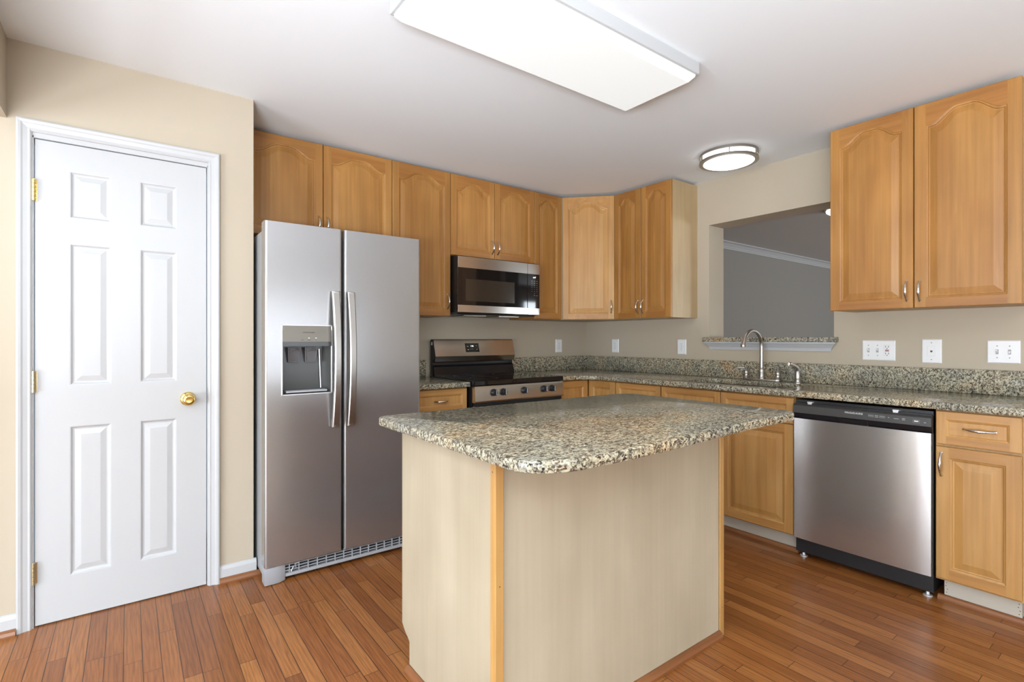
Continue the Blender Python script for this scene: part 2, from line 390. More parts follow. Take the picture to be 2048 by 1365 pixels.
def cab_door(x0, x1, z0, z1, yf, t=.019, fr=.047, arch=0.0, drop=.0, prof=CAB_PROF, top_fr=None):
    """slab: local x right, z up, front face at y=yf looking to -y"""
    mb = MB(); c = .003; tf = top_fr or fr
    X0, X1, Z0, Z1 = x0+c, x1-c, z0+c, z1-c
    mb.add([(x0, yf+t, z0), (x1, yf+t, z0), (x1, yf+t, z1), (x0, yf+t, z1), (x0, yf+c, z0), (x1, yf+c, z0), (x1, yf+c, z1), (x0, yf+c, z1),
            (X0, yf, Z0), (X1, yf, Z0), (X1, yf, Z1), (X0, yf, Z1)],
           [(0, 3, 2, 1), (0, 1, 5, 4), (1, 2, 6, 5), (2, 3, 7, 6), (3, 0, 4, 7), (4, 5, 9, 8), (5, 6, 10, 9), (6, 7, 11, 10), (7, 4, 8, 11)], 0)
    a, b = x0+fr, x1-fr; zb, zs = z0+fr, z1-tf-arch
    mb.quad((X0, yf, Z0), (a, yf, Z0), (a, yf, Z1), (X0, yf, Z1)); mb.quad((b, yf, Z0), (X1, yf, Z0), (X1, yf, Z1), (b, yf, Z1))
    mb.quad((a, yf, Z0), (b, yf, Z0), (b, yf, zb), (a, yf, zb), 1)
    O = outline(a, b, zb, zs, 0, arch); top = O[NS+4:NS+4+NS] + [O[2*NS+4]]
    for i in range(NS):
        p, q = top[i], top[i+1]
        mb.quad((q[0], yf, q[1]), (p[0], yf, p[1]), (p[0], yf, Z1), (q[0], yf, Z1), 1)
    panel(mb, a, b, zb, zs, yf, prof, arch, 0)
    return mb
def pull(mb, x, y, z, L=.1, vertical=True, out=.028):
    """nickel bow pull in front (-y) of a face at y"""
    pts = []; rad = []
    for i in range(17):
        t = -1 + i/8; o = out*(1 - abs(t)**2.6) ; s = t*L/2
        pts.append((x, y-.002-o, z+s) if vertical else (x+s, y-.002-o, z)); rad.append(.0042 + .0026*math.exp(-(t*2.2)**2) + (.0025 if abs(t) > .95 else 0))
    mb.tube(pts, rad, 12)
    for t in (-1, 1):
        p = (x, y, z+t*L/2) if vertical else (x+t*L/2, y, z)
        mb.lathe([(0, .004), (.006, .003), (.007, 0)], p, 'y', 12)
    return mb

# ------------------------------------------------------------------ the room
ZC = 2.425; YP = -.673
PX0, PX1 = -4.022, -3.105          # pantry wall: header corner and free corner
YB = -6.5; XL = -7.5; XO = 6.5
struct('floor', MB().box(XL-.1, 0.0, YB-.1, .1, -.05, 0), floor_m)
struct('floor_dining', MB().box(0.0, XO, YB-.1, .1, -.05, 0), floor_m)
struct('ceiling', MB().box(XL-.1, .1, YB-.1, .1, ZC, ZC+.08), ceil_m)
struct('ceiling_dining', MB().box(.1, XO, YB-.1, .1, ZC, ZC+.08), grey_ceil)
struct('wall_back', MB().box(PX1, .1, 0, .1, 0, ZC), beige)
# pantry front wall with the door opening, and its return beside the refrigerator
DX0, DX1, DH = -3.937, -3.316, 2.035
mb = MB().box(XL, DX0-.006, YP, YP+.11, 0, ZC).box(DX1+.006, PX1, YP, YP+.11, 0, ZC).box(DX0-.006, DX1+.006, YP, YP+.11, DH+.006, ZC)
mb.box(PX1-.11, PX1, YP+.11, .1, 0, ZC)
struct('wall_pantry', mb, beige)
struct('wall_header', MB().box(PX0-.12, PX0, YB, YP, 2.10, ZC), beige)
struct('wall_left', MB().box(XL-.1, XL, YB, YP, 0, ZC), beige)
struct('wall_front', MB().box(XL-.1, XO, YB-.1, YB, 0, ZC), beige)
# right wall with the pass-through
OY0, OY1, OZ0, OZ1, WT = -1.294, -2.152, 1.181, 2.079, .204
mb = MB().box(0, WT, OY0, 0, 0, ZC).box(0, WT, YB, OY1, 0, ZC).box(0, WT, OY1, OY0, 0, OZ0).box(0, WT, OY1, OY0, OZ1, ZC)
struct('wall_right', mb, beige)
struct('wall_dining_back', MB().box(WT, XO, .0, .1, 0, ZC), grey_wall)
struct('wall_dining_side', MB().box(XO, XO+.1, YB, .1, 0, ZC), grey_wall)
# crown molding in the dining room
prof = [(0, ZC), (-.075, ZC), (-.075, ZC-.012), (-.062, ZC-.018), (-.05, ZC-.022), (-.022, ZC-.055), (-.018, ZC-.066), (-.010, ZC-.070), (-.010, ZC-.085), (0, ZC-.085)]
struct('trim_1', MB().extrude_profile(prof, 'x', WT, XO), white)
# windows behind the viewer and on the left (frames around the daylight)
def win_frame(name, axis, c0, c1, z0, z1, pos):
    mb = MB(); f = .06
    def B(a0, a1, b0, b1):
        if axis == 'y': mb.box(a0, a1, pos, pos+.05, b0, b1, ch=.004)
        else: mb.box(pos, pos+.05, a0, a1, b0, b1, ch=.004)
    B(c0-f, c1+f, z0-f, z0); B(c0-f, c1+f, z1, z1+f); B(c0-f, c0, z0, z1); B(c1, c1+f, z0, z1); B((c0+c1)/2-.025, (c0+c1)/2+.025, z0, z1)
    struct(name, mb, white)
win_frame('window_1', 'y', -3.30, -.70, .64, 2.0, YB+.001)
win_frame('window_2', 'x', -4.6, -2.2, .1, 2.1, XL+.001)
win_frame('window_4', 'y', -6.70, -4.90, .35, 2.05, YB+.001)
win_frame('window_3', 'y', 3.70, 6.10, .55, 2.05, YB+.001)
# baseboards and shoe moldings
def base_prof(y, z0=.02, h=.062, t=.014): return [(y, z0), (y-t, z0), (y-t, z0+h-.018), (y-t+.005, z0+h-.004), (y-.003, z0+h), (y, z0+h)]
CX0, CX1, CZ = -3.993, -3.261, 2.108
struct('baseboard_right', MB().extrude_profile(base_prof(YP), 'x', CX1, PX1+.012), white)
struct('baseboard_left', MB().extrude_profile(base_prof(YP), 'x', XL, CX0), white)
def shoe(y, s=-1): return [(y, 0), (y+s*.022, 0), (y+s*.022, .008), (y+s*.016, .019), (y+s*.006, .024), (y, .025)]
struct('trim_2', MB().extrude_profile(shoe(YP-.014), 'x', CX1, PX1+.03), oak_trim_x)
struct('trim_3', MB().extrude_profile(shoe(YP-.014), 'x', XL, CX0), oak_trim_x)
# door casing
cp = [(0, 0), (0, .019), (.006, .021), (.014, .019), (.020, .015), (.034, .011), (.041, .012), (.046, .008), (.049, .0)]
mb = MB(); n = len(cp); vs = []
for s, d in cp:
    y = YP - d; vs += [(CX0+s, y, 0), (CX0+s, y, CZ-s), (CX1-s, y, CZ-s), (CX1-s, y, 0)]
fs = []
for i in range(n-1):
    for k in range(3): fs.append((i*4+k, i*4+k+1, (i+1)*4+k+1, (i+1)*4+k))
mb.add(vs, fs)
mb.box(CX0+.0485, DX0-.0042, YP-.001, YP+.10, 0, DH+.012); mb.box(DX1+.0042, CX1-.0485, YP-.001, YP+.10, 0, DH+.012); mb.box(CX0+.0485, CX1-.0485, YP-.001, YP+.10, DH+.0042, CZ-.048)
struct('trim_4', mb, white)
# six panel door
dy = YP + .004
mb = MB(); xs = [DX0, -3.827, -3.684, -3.580, -3.437, DX1]; zs = [.006, .187, .828, 1.003, 1.612, 1.721, 1.923, DH]
pan = {(1, 1), (3, 1), (1, 3), (3, 3), (1, 5), (3, 5)}
for i in range(5):
    for k in range(7):
        if (i, k) in pan:
            panel(mb, xs[i], xs[i+1], zs[k], zs[k+1], dy, [(0, 0), (.004, .001), (.008, .006), (.012, .0085), (.017, .009), (.038, .003), (.040, .0028)])
        else: mb.quad((xs[i], dy, zs[k]), (xs[i+1], dy, zs[k]), (xs[i+1], dy, zs[k+1]), (xs[i], dy, zs[k+1]))
mb.add([(DX0, dy, .006), (DX1, dy, .006), (DX1, dy, DH), (DX0, dy, DH), (DX0, dy+.035, .006), (DX1, dy+.035, .006), (DX1, dy+.035, DH), (DX0, dy+.035, DH)],
       [(0, 1, 5, 4), (1, 2, 6, 5), (2, 3, 7, 6), (3, 0, 4, 7), (4, 5, 6, 7)])
door = struct('door_1', mb, white)
for i, hz in enumerate((1.82, 1.024, .228)):
    mb = MB(); m = brass if i == 0 else brass_d
    for k in range(5): mb.tube([(DX0-.004, YP-.010, hz-.044+k*.0178), (DX0-.004, YP-.010, hz-.044+(k+1)*.0178-.0012)], .0062, 12)
    mb.lathe([(0, .004), (.005, .002), (.0055, 0)], (DX0-.004, YP-.010, hz+.045), 'z', 12)
    mb.box(DX0-.002, DX0+.007, dy-.0015, dy+.001, hz-.043, hz+.043)
    obj('hinge', mb, m, door)
kx, kz = -3.392, .916
mb = MB().lathe([(.0, .0), (.033, .0), (.033, .004), (.029, .009), (.020, .012), (.012, .014), (.011, .028), (.020, .034), (.027, .044), (.0275, .054), (.022, .062), (.015, .064), (.013, .061), (.0, .060)], (kx, dy, kz), 'y', 36)
obj('door_knob', mb, brass, door)
obj('strike_plate', MB().add([(DX1+.0045, YP-.0025, kz+.052), (DX1+.0045, YP-.0025, kz-.028), (DX1+.009, YP-.0025, kz-.016), (DX1+.0105, YP-.0025, kz+.012), (DX1+.009, YP-.0025, kz+.040),
     (DX1+.0045, YP+.001, kz+.052), (DX1+.0045, YP+.001, kz-.028), (DX1+.009, YP+.001, kz-.016), (DX1+.0105, YP+.001, kz+.012), (DX1+.009, YP+.001, kz+.040)],
     [(0, 1, 2, 3, 4), (0, 1, 6, 5), (1, 2, 7, 6), (2, 3, 8, 7), (3, 4, 9, 8), (4, 0, 5, 9)]), nickel_d, door)

# pass-through ledge and apron
led = thing('granite_ledge', 'narrow granite ledge with white molded apron on the sill of the pass-through opening', 'ledge', (0, -1.72, OZ0))
obj('slab', MB().prism([(-.042, -2.178), (WT+.03, -2.178), (WT+.03, -2.1525), (WT+.03, -1.262), (-.042, -1.262)], OZ0+.001, 1.214, ch=.004), gran, led)
ap = [(-.034, 1.1815), (-.034, 1.172), (-.028, 1.166), (-.012, 1.142), (-.009, 1.128), (-.009, 1.123), (0, 1.123), (0, 1.1815)]
mb = MB(); n = len(ap); ya, yb = -1.272, -2.172
vs = []
for x, z in ap: vs += [(x, ya + (-.034 - x)*1.3 if x < 0 else ya-.05, z), (x, yb - (-.034 - x)*1.3 if x < 0 else yb+.05, z)]
fs = [(2*i, 2*((i+1) % n), 2*((i+1) % n)+1, 2*i+1) for i in range(n)] + [tuple(2*i for i in range(n)), tuple(2*i+1 for i in range(n))[::-1]]
obj('apron', mb.add(vs, fs), white, led)

# ------------------------------------------------------------------ cabinets
UD = .339; UB, UT = 1.366, 2.405
def cabinet(name, label, loc, rz, w, z0, z1, depth, doors, group, drawers=(), shell=maple, carc_x0=0, toe=False, gap=.0021, hollow=False, dm=None):
    """local: x to the right, -y to the viewer, origin on the wall line at the left end.
    doors: (x0,x1,z0,z1,arch,handle) handle = (dx from left or right side, z centre) or None"""
    t = thing(name, label, 'cabinet', loc, rz, group)
    dm = dm or ([maple_b, maple_br] if group == GB else [maple, maple_r])
    cy = -(depth-.020)
    if hollow:
        mb = MB().box(.0008, .018, cy, -.001, z0, z1).box(w-.018, w-.0008, cy, -.001, z0, z1).box(.018, w-.018, cy, -.001, z0, z0+.018).box(.018, w-.018, -.010, -.001, z0, z1).box(.018, w-.018, cy, cy+.018, .69, z1)
    else: mb = MB().box(carc_x0+.0008, w-.0008, cy, -.001, z0, z1)
    obj('body', mb, shell, t, world=False)
    for (x0, x1, a, b, arch, hd) in doors:
        d = obj('door', cab_door(x0+gap, x1-gap, a, b, -depth, arch=arch, fr=.047 if x1-x0 > .2 else .04), dm, t, world=False)
        if hd: obj('handle', pull(MB(), hd[0], -depth, hd[1]), chrome, d, world=False)
    for (x0, x1, a, b, hd) in drawers:
        d = obj('drawer_front', cab_door(x0+gap, x1-gap, a, b, -depth, fr=.036, prof=DRW_PROF), dm, t, world=False)
        if hd: obj('handle', pull(MB(), hd[0], -depth, hd[1], vertical=False), chrome, d, world=False)
    if toe:
        obj('toe_kick', MB().box(.0008, w-.0008, -(depth-.065), -.05, .0, z0-.0005), ply, t, world=False)
    return t
NA, NB = 0, -PI/2
GU = 'honey maple wall cabinets'; GB = 'honey maple base cabinets'
x_a = [-3.10, -2.6487, -2.1915, -1.7374, -1.3462, -.9487, -.615]
# over the refrigerator
cabinet('wall_cabinet', 'short two-door honey maple wall cabinet above the refrigerator', (x_a[0], 0, 0), NA, x_a[2]-x_a[0], 1.806, UT, UD,
        [(0, x_a[1]-x_a[0], 1.808, UT-.003, .055, (x_a[1]-x_a[0]-.030, 1.905)), (x_a[1]-x_a[0], x_a[2]-x_a[0], 1.808, UT-.003, .055, (x_a[1]-x_a[0]+.022, 1.905))], GU)
W = x_a[3]-x_a[2]
cabinet('wall_cabinet', 'tall single-door honey maple wall cabinet between refrigerator and microwave', (x_a[2], 0, 0), NA, W, UB, UT, UD,
        [(0, W, UB+.002, UT-.003, .055, (W-.028, 1.472))], GU)
W = x_a[5]-x_a[3]; h = x_a[4]-x_a[3]
cabinet('wall_cabinet', 'short two-door honey maple wall cabinet above the microwave', (x_a[3], 0, 0), NA, W, 1.812, UT, UD,
        [(0, h, 1.814, UT-.003, .055, (h-.028, 1.900)), (h, W, 1.814, UT-.003, .055, (h+.024, 1.900))], GU)
W = -.640-x_a[5]
cabinet('wall_cabinet', 'narrow single-door honey maple wall cabinet right of the microwave', (x_a[5], 0, 0), NA, W, UB, UT, UD,
        [(0, W-.008, UB+.002, UT-.003, .045, None)], GU)
# diagonal corner cabinet
cc = thing('corner_wall_cabinet', 'diagonal honey maple corner wall cabinet with single arched door', 'cabinet', (0, 0, 0), 0, GU)
d0, d1 = UD-.02, .6385
obj('body', MB().prism([(-.001, -.001), (-d1, -.001), (-d1, -d0), (-d0, -d1), (-.001, -d1)], UB, UT), maple_side, cc, world=False)
dl = math.hypot(d1-d0, d1-d0)
dm = cab_door(.016, dl-.008, UB+.002, UT-.003, -.021, arch=.055)
ddoor = obj('door', dm, [maple_b, maple_br], cc, world=False)
M_d = Matrix.Translation((-d1, -d0, 0)) @ Matrix.Rotation(-PI/4, 4, 'Z')
hm = pull(MB(), dl-.035, -.021, 1.472)
for ob_ in (ddoor,): ob_.data.transform(M_d)
hh = obj('handle', hm, chrome, ddoor, world=False); hh.data.transform(M_d)
# right wall, two-door cabinet beside the opening
WB0 = -.6405; W = 1.196+WB0; hB = .275
t = cabinet('wall_cabinet', 'tall two-door honey maple wall cabinet beside the pass-through with exposed pale side', (0, WB0, 0), NB, W, UB, UT, UD,
        [(.004, hB, UB+.002, UT-.003, .05, (hB-.024, 1.458)), (hB, W, UB+.002, UT-.003, .05, (hB+.024, 1.458))], GU, shell=maple_side)
# nearest cabinet at the right edge
W = 3.041-2.257; hN = 2.645-2.257
cabinet('wall_cabinet', 'large two-door honey maple wall cabinet above the light switches, right of the pass-through', (0, -2.257, 0), NB, W, UB, UT-.006, UD,
        [(0, hN, UB-.003, UT-.004, .06, (hN-.028, 1.452)), (hN, W, UB-.003, UT-.004, .065, (hN+.026, 1.448))], GU, shell=maple_l)
# base cabinets
BD, BT, BZ = .625, .880, .100
DZ0, DZ1 = .728, .872
cabinet('base_cabinet', 'honey maple base cabinet with one drawer between refrigerator and range', (-2.235, 0, 0), NA, .461, BZ, BT, BD,
        [(.005, .456, BZ+.008, DZ0-.006, 0, None)], GB, [(.005, .456, DZ0, DZ1, (.258, .797))], toe=True)
# corner base with folding door
cb = thing('corner_base_cabinet', 'honey maple corner base cabinet with two doors meeting at the inside corner', 'cabinet', (0, 0, 0), 0, GB)
bd = BD-.02
obj('body', MB().prism([(-.001, -.001), (-.952, -.001), (-.952, -bd), (-bd, -bd), (-bd, -.904), (-.001, -.904)], BZ, BT), maple, cb, world=False)
obj('toe_kick', MB().prism([(-.002, -.002), (-.950, -.002), (-.950, -.56), (-.56, -.56), (-.56, -.902), (-.002, -.902)], 0, BZ-.001), ply, cb, world=False)
obj('door', cab_door(-.948, -bd-.024, BZ+.008, DZ1, -BD, fr=.047), [maple_b, maple_br], cb, world=False)
d2 = obj('door', cab_door(.624+.004, .902, BZ+.008, DZ1, -BD, fr=.047), [maple_b, maple_br], cb, world=False); d2.data.transform(Matrix.Rotation(-PI/2, 4, 'Z'))
W = 1.311-.905
cabinet('base_cabinet', 'narrow honey maple drawer cabinet between the corner and the sink cabinet', (0, -.905, 0), NB, W, BZ, BT, BD,
        [(.002, W-.002, BZ+.008, DZ0-.006, 0, (W-.03, .63))], GB, [(.002, W-.002, DZ0, DZ1, (W/2+.03, .795))], toe=True)
W = 2.190-1.3115; h = 1.752-1.3115
cabinet('sink_base_cabinet', 'honey maple sink cabinet with false drawer fronts left of the dishwasher', (0, -1.3115, 0), NB, W, BZ, BT, BD,
        [(.002, h, BZ+.008, DZ0-.006, 0, (h-.03, .63)), (h, W-.004, BZ+.008, DZ0-.006, 0, (h+.025, .63))], GB,
        [(.002, h, DZ0, DZ1, (.238, .793)), (h, W-.004, DZ0, DZ1, (h+.233, .793))], toe=True, hollow=True)
W = .302
nb = cabinet('base_cabinet', 'honey maple base cabinet with drawer over door, right of the dishwasher', (0, -2.7975, 0), NB, W, BZ, BT, BD,
        [(.002, .284, BZ+.010, .712, 0, (.024, .632))], GB, [(.002, .284, .724, DZ1+.002, (.152, .801))], toe=False, shell=maple_l)
obj('toe_kick', MB().box(.022, .275, -.568, -.05, .022, BZ-.0005), ply, nb, world=False)
for k in range(5):
    for xx in (.030, .266): obj('nail_head', MB().lathe([(0, .0008), (.0016, .0006), (.002, 0)], (xx+.003*math.sin(k*2.1), -.568, .034+k*.0145), 'y', 8), slot_m, nb, world=False)
# oak shoe moldings along the toe kicks
def shoe_y(x): return [(x, 0), (x-.020, 0), (x-.020, .008), (x-.014, .018), (x-.005, .0215), (x, .0215)]
struct('trim_5', MB().extrude_profile(shoe_y(-.5605), 'y', -2.190, -.58), oak_trim)
struct('trim_6', MB().extrude_profile(shoe_y(-.5685), 'y', -3.098, -2.799), oak_trim)

# ------------------------------------------------------------------ worktops
CT0, CT1 = .8815, .9145
t = thing('kitchen_countertop', 'L-shaped speckled granite countertop running around the corner past the sink', 'countertop', (0, 0, CT0))
pts = [(-.958, -.002), (-.958, -.651)] + arc(-.80, -.80, .149, 90, 0, 8)
pts = [(-.958, -.002), (-.958, -.651)] + [(-.80 + .149*math.sin(a*PI/16), -.80 + .149*math.cos(a*PI/16)) for a in range(9)] + [(-.651, -3.112), (-.002, -3.112), (-.002, -.002)]
hole = rrect(-.535, -.165, -2.085, -1.42, .07)
obj('slab', MB().prism(pts, CT0, CT1, ch=.006, hole=hole[::-1]), gran, t)
obj('backsplash', MB().prism([(-.003, -.003), (-.958, -.003), (-.958, -.023), (-.023, -.023), (-.023, -3.112), (-.003, -3.112)], CT1+.0003, 1.041, ch=.002), gran, t)
t = thing('small_countertop', 'short speckled granite countertop between refrigerator and range', 'countertop', (-2.0, -.3, CT0))
obj('slab', MB().prism([(-2.235, -.651), (-1.772, -.651), (-1.772, -.002), (-2.235, -.002)], CT0, CT1, ch=.006), gran, t)
obj('backsplash', MB().prism([(-2.235, -.023), (-1.772, -.023), (-1.772, -.003), (-2.235, -.003)], CT1+.0003, 1.041, ch=.002), gran, t)

# sink
t = thing('kitchen_sink', 'stainless undermount sink set into the granite under the faucet', 'sink', (-.35, -1.75, .70))
mb = MB(); r0 = rrect(-.55, -.15, -2.10, -1.405, .075); r1 = rrect(-.54, -.16, -2.09, -1.415, .07); r2 = rrect(-.52, -.18, -2.07, -1.435, .06)
lv = [(r0, CT0-.0005), (r1, CT0-.0015), (r1, .74), (r2, .705)]; n = len(r0)
vs = [(x, y, z) for Q, z in lv for x, y in Q]; fs = []
for i in range(3):
    for k in range(n): fs.append((i*n+k, i*n+(k+1) % n, (i+1)*n+(k+1) % n, (i+1)*n+k))
fs.append(tuple(range(3*n, 4*n))); mb.add(vs, fs, 0, True)
obj('basin', mb, nickel, t)
obj('drain', MB().lathe([(0, .003), (.03, .003), (.042, .006), (.045, .001)], (-.35, -1.75, .705), 'z', 24), nickel_d, t)
# faucet
FX, FY, FZ = -.098, -1.745, CT1
t = thing('kitchen_faucet', 'brushed nickel high-arc kitchen faucet with two lever handles on a deck plate', 'faucet', (FX, FY, FZ))
obj('deck_plate', MB().prism([(x, y) for x, y in rrect(FX-.027, FX+.027, FY-.128, FY+.128, .026)], FZ, FZ+.016, ch=.004), nickel, t)
pts = [(FX, FY, FZ+.055), (FX, FY, FZ+.12), (FX, FY, FZ+.20), (FX, FY, 1.150)]
cxm, rr = FX-.118, .110
for k in range(1, 15):
    a = PI*k/15*.97
    pts.append((FX-.118+.118*math.cos(a), FY, 1.150+.108*math.sin(a)))
pts += [(FX-.240, FY, 1.160)]
mb = MB().tube(pts, .0118, 16)
mb.lathe([(.0145, 0), (.0155, .004), (.0155, .018), (.0125, .022), (0, .022)], (FX-.240, FY, 1.148), 'z', 20)
mb.lathe([(0, .0), (.0145, .0)], (FX-.240, FY, 1.148), 'z', 20)
mb.lathe([(.022, .016), (.022, .024), (.018, .028), (.017, .06), (.0185, .070), (.016, .082), (.0125, .088), (.0118, .09)], (FX, FY, FZ), 'z', 24)
obj('spout', mb, nickel, t)
for s, ang in ((1, 160), (-1, -25)):
    hy = FY + s*.108
    mb = MB().lathe([(.020, .016), (.0215, .022), (.016, .028), (.0135, .036), (.016, .048), (.0165, .058), (.012, .068), (.008, .072), (.009, .080), (.010, .088), (.006, .094), (0, .095)], (FX, hy, FZ), 'z', 20)
    L_ = [(FX-.25*k*.0, hy + s*k*.013, FZ+.083+.002*math.sin(k)) for k in range(7)]
    L_ = [(FX-.004*k, hy + s*k*.011, FZ+.084) for k in range(7)]
    mb.tube(L_, [.004, .0045, .005, .006, .0065, .0055, .003], 10)
    obj('handle', mb, nickel, t)
# side sprayer
SX, SY = -.115, -1.985
t = thing('side_sprayer', 'nickel side sprayer standing right of the faucet', 'sprayer', (SX, SY, FZ))
mb = MB().lathe([(0, 0), (.022, 0), (.022, .006), (.017, .010), (.0155, .03), (.0165, .034), (.0155, .038), (.0165, .075), (.017, .08)], (SX, SY, FZ), 'z', 22)
obj('base', mb, nickel, t)
pts = [(SX, SY, FZ+.078), (SX, SY, FZ+.092), (SX-.012, SY+.006, FZ+.107), (SX-.034, SY+.016, FZ+.120), (SX-.055, SY+.024, FZ+.126)]
obj('spray_head', MB().tube(pts, [.0165, .018, .016, .012, .0125], 16).lathe([(0, 0), (.013, .002), (.0145, .0)], (SX-.056, SY+.024, FZ+.126), 'x', 16), chrome, t)
obj('trigger', MB().tube([(SX+.008, SY-.008, FZ+.112), (SX+.019, SY-.006, FZ+.096), (SX+.016, SY-.004, FZ+.080)], [.006, .007, .004], 10), chrome, t)

# ------------------------------------------------------------------ refrigerator
FX0, FX1 = -3.090, -2.252; FM = -2.706; FYD = -.862; FZT = 1.778
fr = thing('refrigerator', 'stainless side-by-side refrigerator with ice and water dispenser in left door', 'refrigerator', (-2.67, -.45, 0))
obj('case', MB().box(FX0+.004, FX1-.004, -.785, -.03, .03, 1.742, ch=.006), grey_case, fr)
def fdoor(x0, x1, z0, z1, y, yb, hole=None):
    """door slab with rounded vertical edges; optional rectangular hole in the front"""
    mb = MB(); r = .012
    P = [(x0, yb), (x1, yb), (x1, y+r)] + [(x1-r+r*math.cos(a), y+r-r*math.sin(a)) for a in (PI/8, PI/4, 3*PI/8)] + [(x1-r, y), (x0+r, y)] + [(x0+r-r*math.cos(a), y+r-r*math.sin(a)) for a in (3*PI/8, PI/4, PI/8)] + [(x0, y+r)]
    n = len(P)
    for k in range(n):
        a, b = P[k], P[(k+1) % n]
        if k == 6 and hole:                       # the flat front face, with an opening
            hx0, hx1, hz0, hz1 = hole; X = [x0+r, hx0, hx1, x1-r]; Z = [z0, hz0, hz1, z1]
            for i in range(3):
                for j in range(3):
                    if (i, j) != (1, 1): mb.quad((X[i], y, Z[j]), (X[i+1], y, Z[j]), (X[i+1], y, Z[j+1]), (X[i], y, Z[j+1]))
        else: mb.add([(*a, z0), (*b, z0), (*b, z1), (*a, z1)], [(0, 1, 2, 3)], 0)
    mb.add([(*p, z0) for p in P], [tuple(range(n))]); mb.add([(*p, z1) for p in P], [tuple(range(n))[::-1]])
    return mb
HX0, HX1, HZ0, HZ1 = -3.010, -2.768, .925, 1.270
ld = obj('freezer_door', fdoor(FX0, FM-.006, .088, FZT, FYD, -.792, (HX0, HX1, HZ0, HZ1)), steel_v, fr)
rd = obj('refrigerator_door', fdoor(FM+.006, FX1, .088, FZT, FYD, -.792), steel_v, fr)
def fhandle(xc, side):
    mb = MB(); y0 = FYD; zc, hl = 1.098, .352; rings = []
    N_ = 26; vs = []; fs = []
    for i in range(N_+1):
        t = -1 + 2*i/N_; z = zc + t*hl
        out = .030 + .036*(1 - t*t); th = .018; w2 = .0175 + .002*t*t
        yo = y0 - out
        sh = 0.0
        vs += [(xc-w2+sh, yo+th, z), (xc+w2+sh, yo+th, z), (xc+w2+sh, yo+.004, z), (xc+w2-.005+sh, yo, z), (xc-w2+.005+sh, yo, z), (xc-w2+sh, yo+.004, z)]
    for i in range(N_):
        for k in range(6): fs.append((i*6+k, i*6+(k+1) % 6, (i+1)*6+(k+1) % 6, (i+1)*6+k))
    fs += [(5, 4, 3, 2, 1, 0), tuple(range(N_*6, N_*6+6))]
    mb.add(vs, fs, 0)
    for z in (zc-hl+.016, zc+hl-.016): mb.box(xc-.012, xc+.012, y0-.032, y0, z-.016, z+.016, ch=.003)
    return mb
obj('handle', fhandle(-2.752, -1), steel_k, ld); obj('handle', fhandle(-2.672, 1), steel_k, rd)
# dispenser
mb = MB(); e = .0045
for a in ((HX0-e, HX0+.002, HZ0-e, HZ1+e), (HX1-.002, HX1+e, HZ0-e, HZ1+e), (HX0-e, HX1+e, HZ0-e, HZ0+.002), (HX0-e, HX1+e, HZ1-.002, HZ1+e)): mb.box(a[0], a[1], FYD-.004, FYD+.006, a[2], a[3], ch=.0015)
obj('dispenser_bezel', mb, bright, ld)
dp = obj('dispenser_panel', MB().add([(HX0, FYD-.003, HZ1), (HX1, FYD-.003, HZ1), (HX1, FYD-.006, 1.188), (HX0, FYD-.006, 1.188), (HX0, FYD+.03, HZ1), (HX1, FYD+.03, HZ1), (HX1, FYD+.03, 1.188), (HX0, FYD+.03, 1.188)],
    [(0, 1, 2, 3), (3, 2, 6, 7), (0, 3, 7, 4), (1, 5, 6, 2), (0, 4, 5, 1)]), panel_m, ld)
obj('dispenser_lip', MB().box(HX0, HX1, FYD-.004, FYD+.02, 1.166, 1.1878), dgrey_pl, ld)
mb = MB(); a, b, q0, q1 = HX0, HX1, HZ0, 1.166; yb = FYD+.062
mb.quad((a, FYD, q0), (a, FYD, q1), (a+.018, yb, q1), (a+.018, yb, q0+.02)); mb.quad((b, FYD, q0), (b-.03, yb, q0+.02), (b-.03, yb, q1), (b, FYD, q1))
mb.quad((a+.018, yb, q0+.02), (a+.018, yb, q1), (b-.03, yb, q1), (b-.03, yb, q0+.02)); mb.quad((a, FYD, q0), (a+.018, yb, q0+.02), (b-.03, yb, q0+.02), (b, FYD, q0))
mb.quad((a, FYD, q1), (b, FYD, q1), (b-.03, yb, q1), (a+.018, yb, q1))
obj('dispenser_recess', mb, dgrey_pl, ld)
for xx in (-2.945, -2.862):
    mb = MB(); z0, z1 = 1.085, 1.160; w1, w2 = .024, .030; y1, y2 = yb-.008, yb-.030
    mb.add([(xx-w1, y1, z0), (xx+w1, y1, z0), (xx+w2, y2, z1), (xx-w2, y2, z1), (xx-w1, y1-.004, z0), (xx+w1, y1-.004, z0), (xx+w2, y2-.004, z1), (xx-w2, y2-.004, z1)],
           [(0, 1, 2, 3), (7, 6, 5, 4), (0, 4, 5, 1), (1, 5, 6, 2), (2, 6, 7, 3), (3, 7, 4, 0)])
    for sx in (-1, 1): mb.tube([(xx+sx*w1, y1-.006, z0), (xx+sx*w2, y2-.006, z1)], .0022, 8)
    mb.tube([(xx-w1, y1-.006, z0), (xx+w1, y1-.006, z0)], .0026, 8); mb.tube([(xx-w2*.8, y2-.005, z1-.02), (xx, y2-.01, z1-.008), (xx+w2*.8, y2-.005, z1-.02)], .003, 8)
    obj('dispenser_paddle', mb, clear, ld)
obj('drip_tray', MB().box(a+.02, b-.02, FYD+.004, yb-.006, q0+.008, q0+.018, ch=.002), grey_pl, ld)
obj('side_rib', MB().tube([(b-.048, yb-.012, 1.15), (b-.042, yb-.02, q0+.024)], .003, 8), bright, ld)
text('brand_lettering', 'FRIGIDAIRE', .0088, text_d, ld, (-2.884, FYD-.0052, 1.235), R_FRONT, sx=1.15, track=1.12)
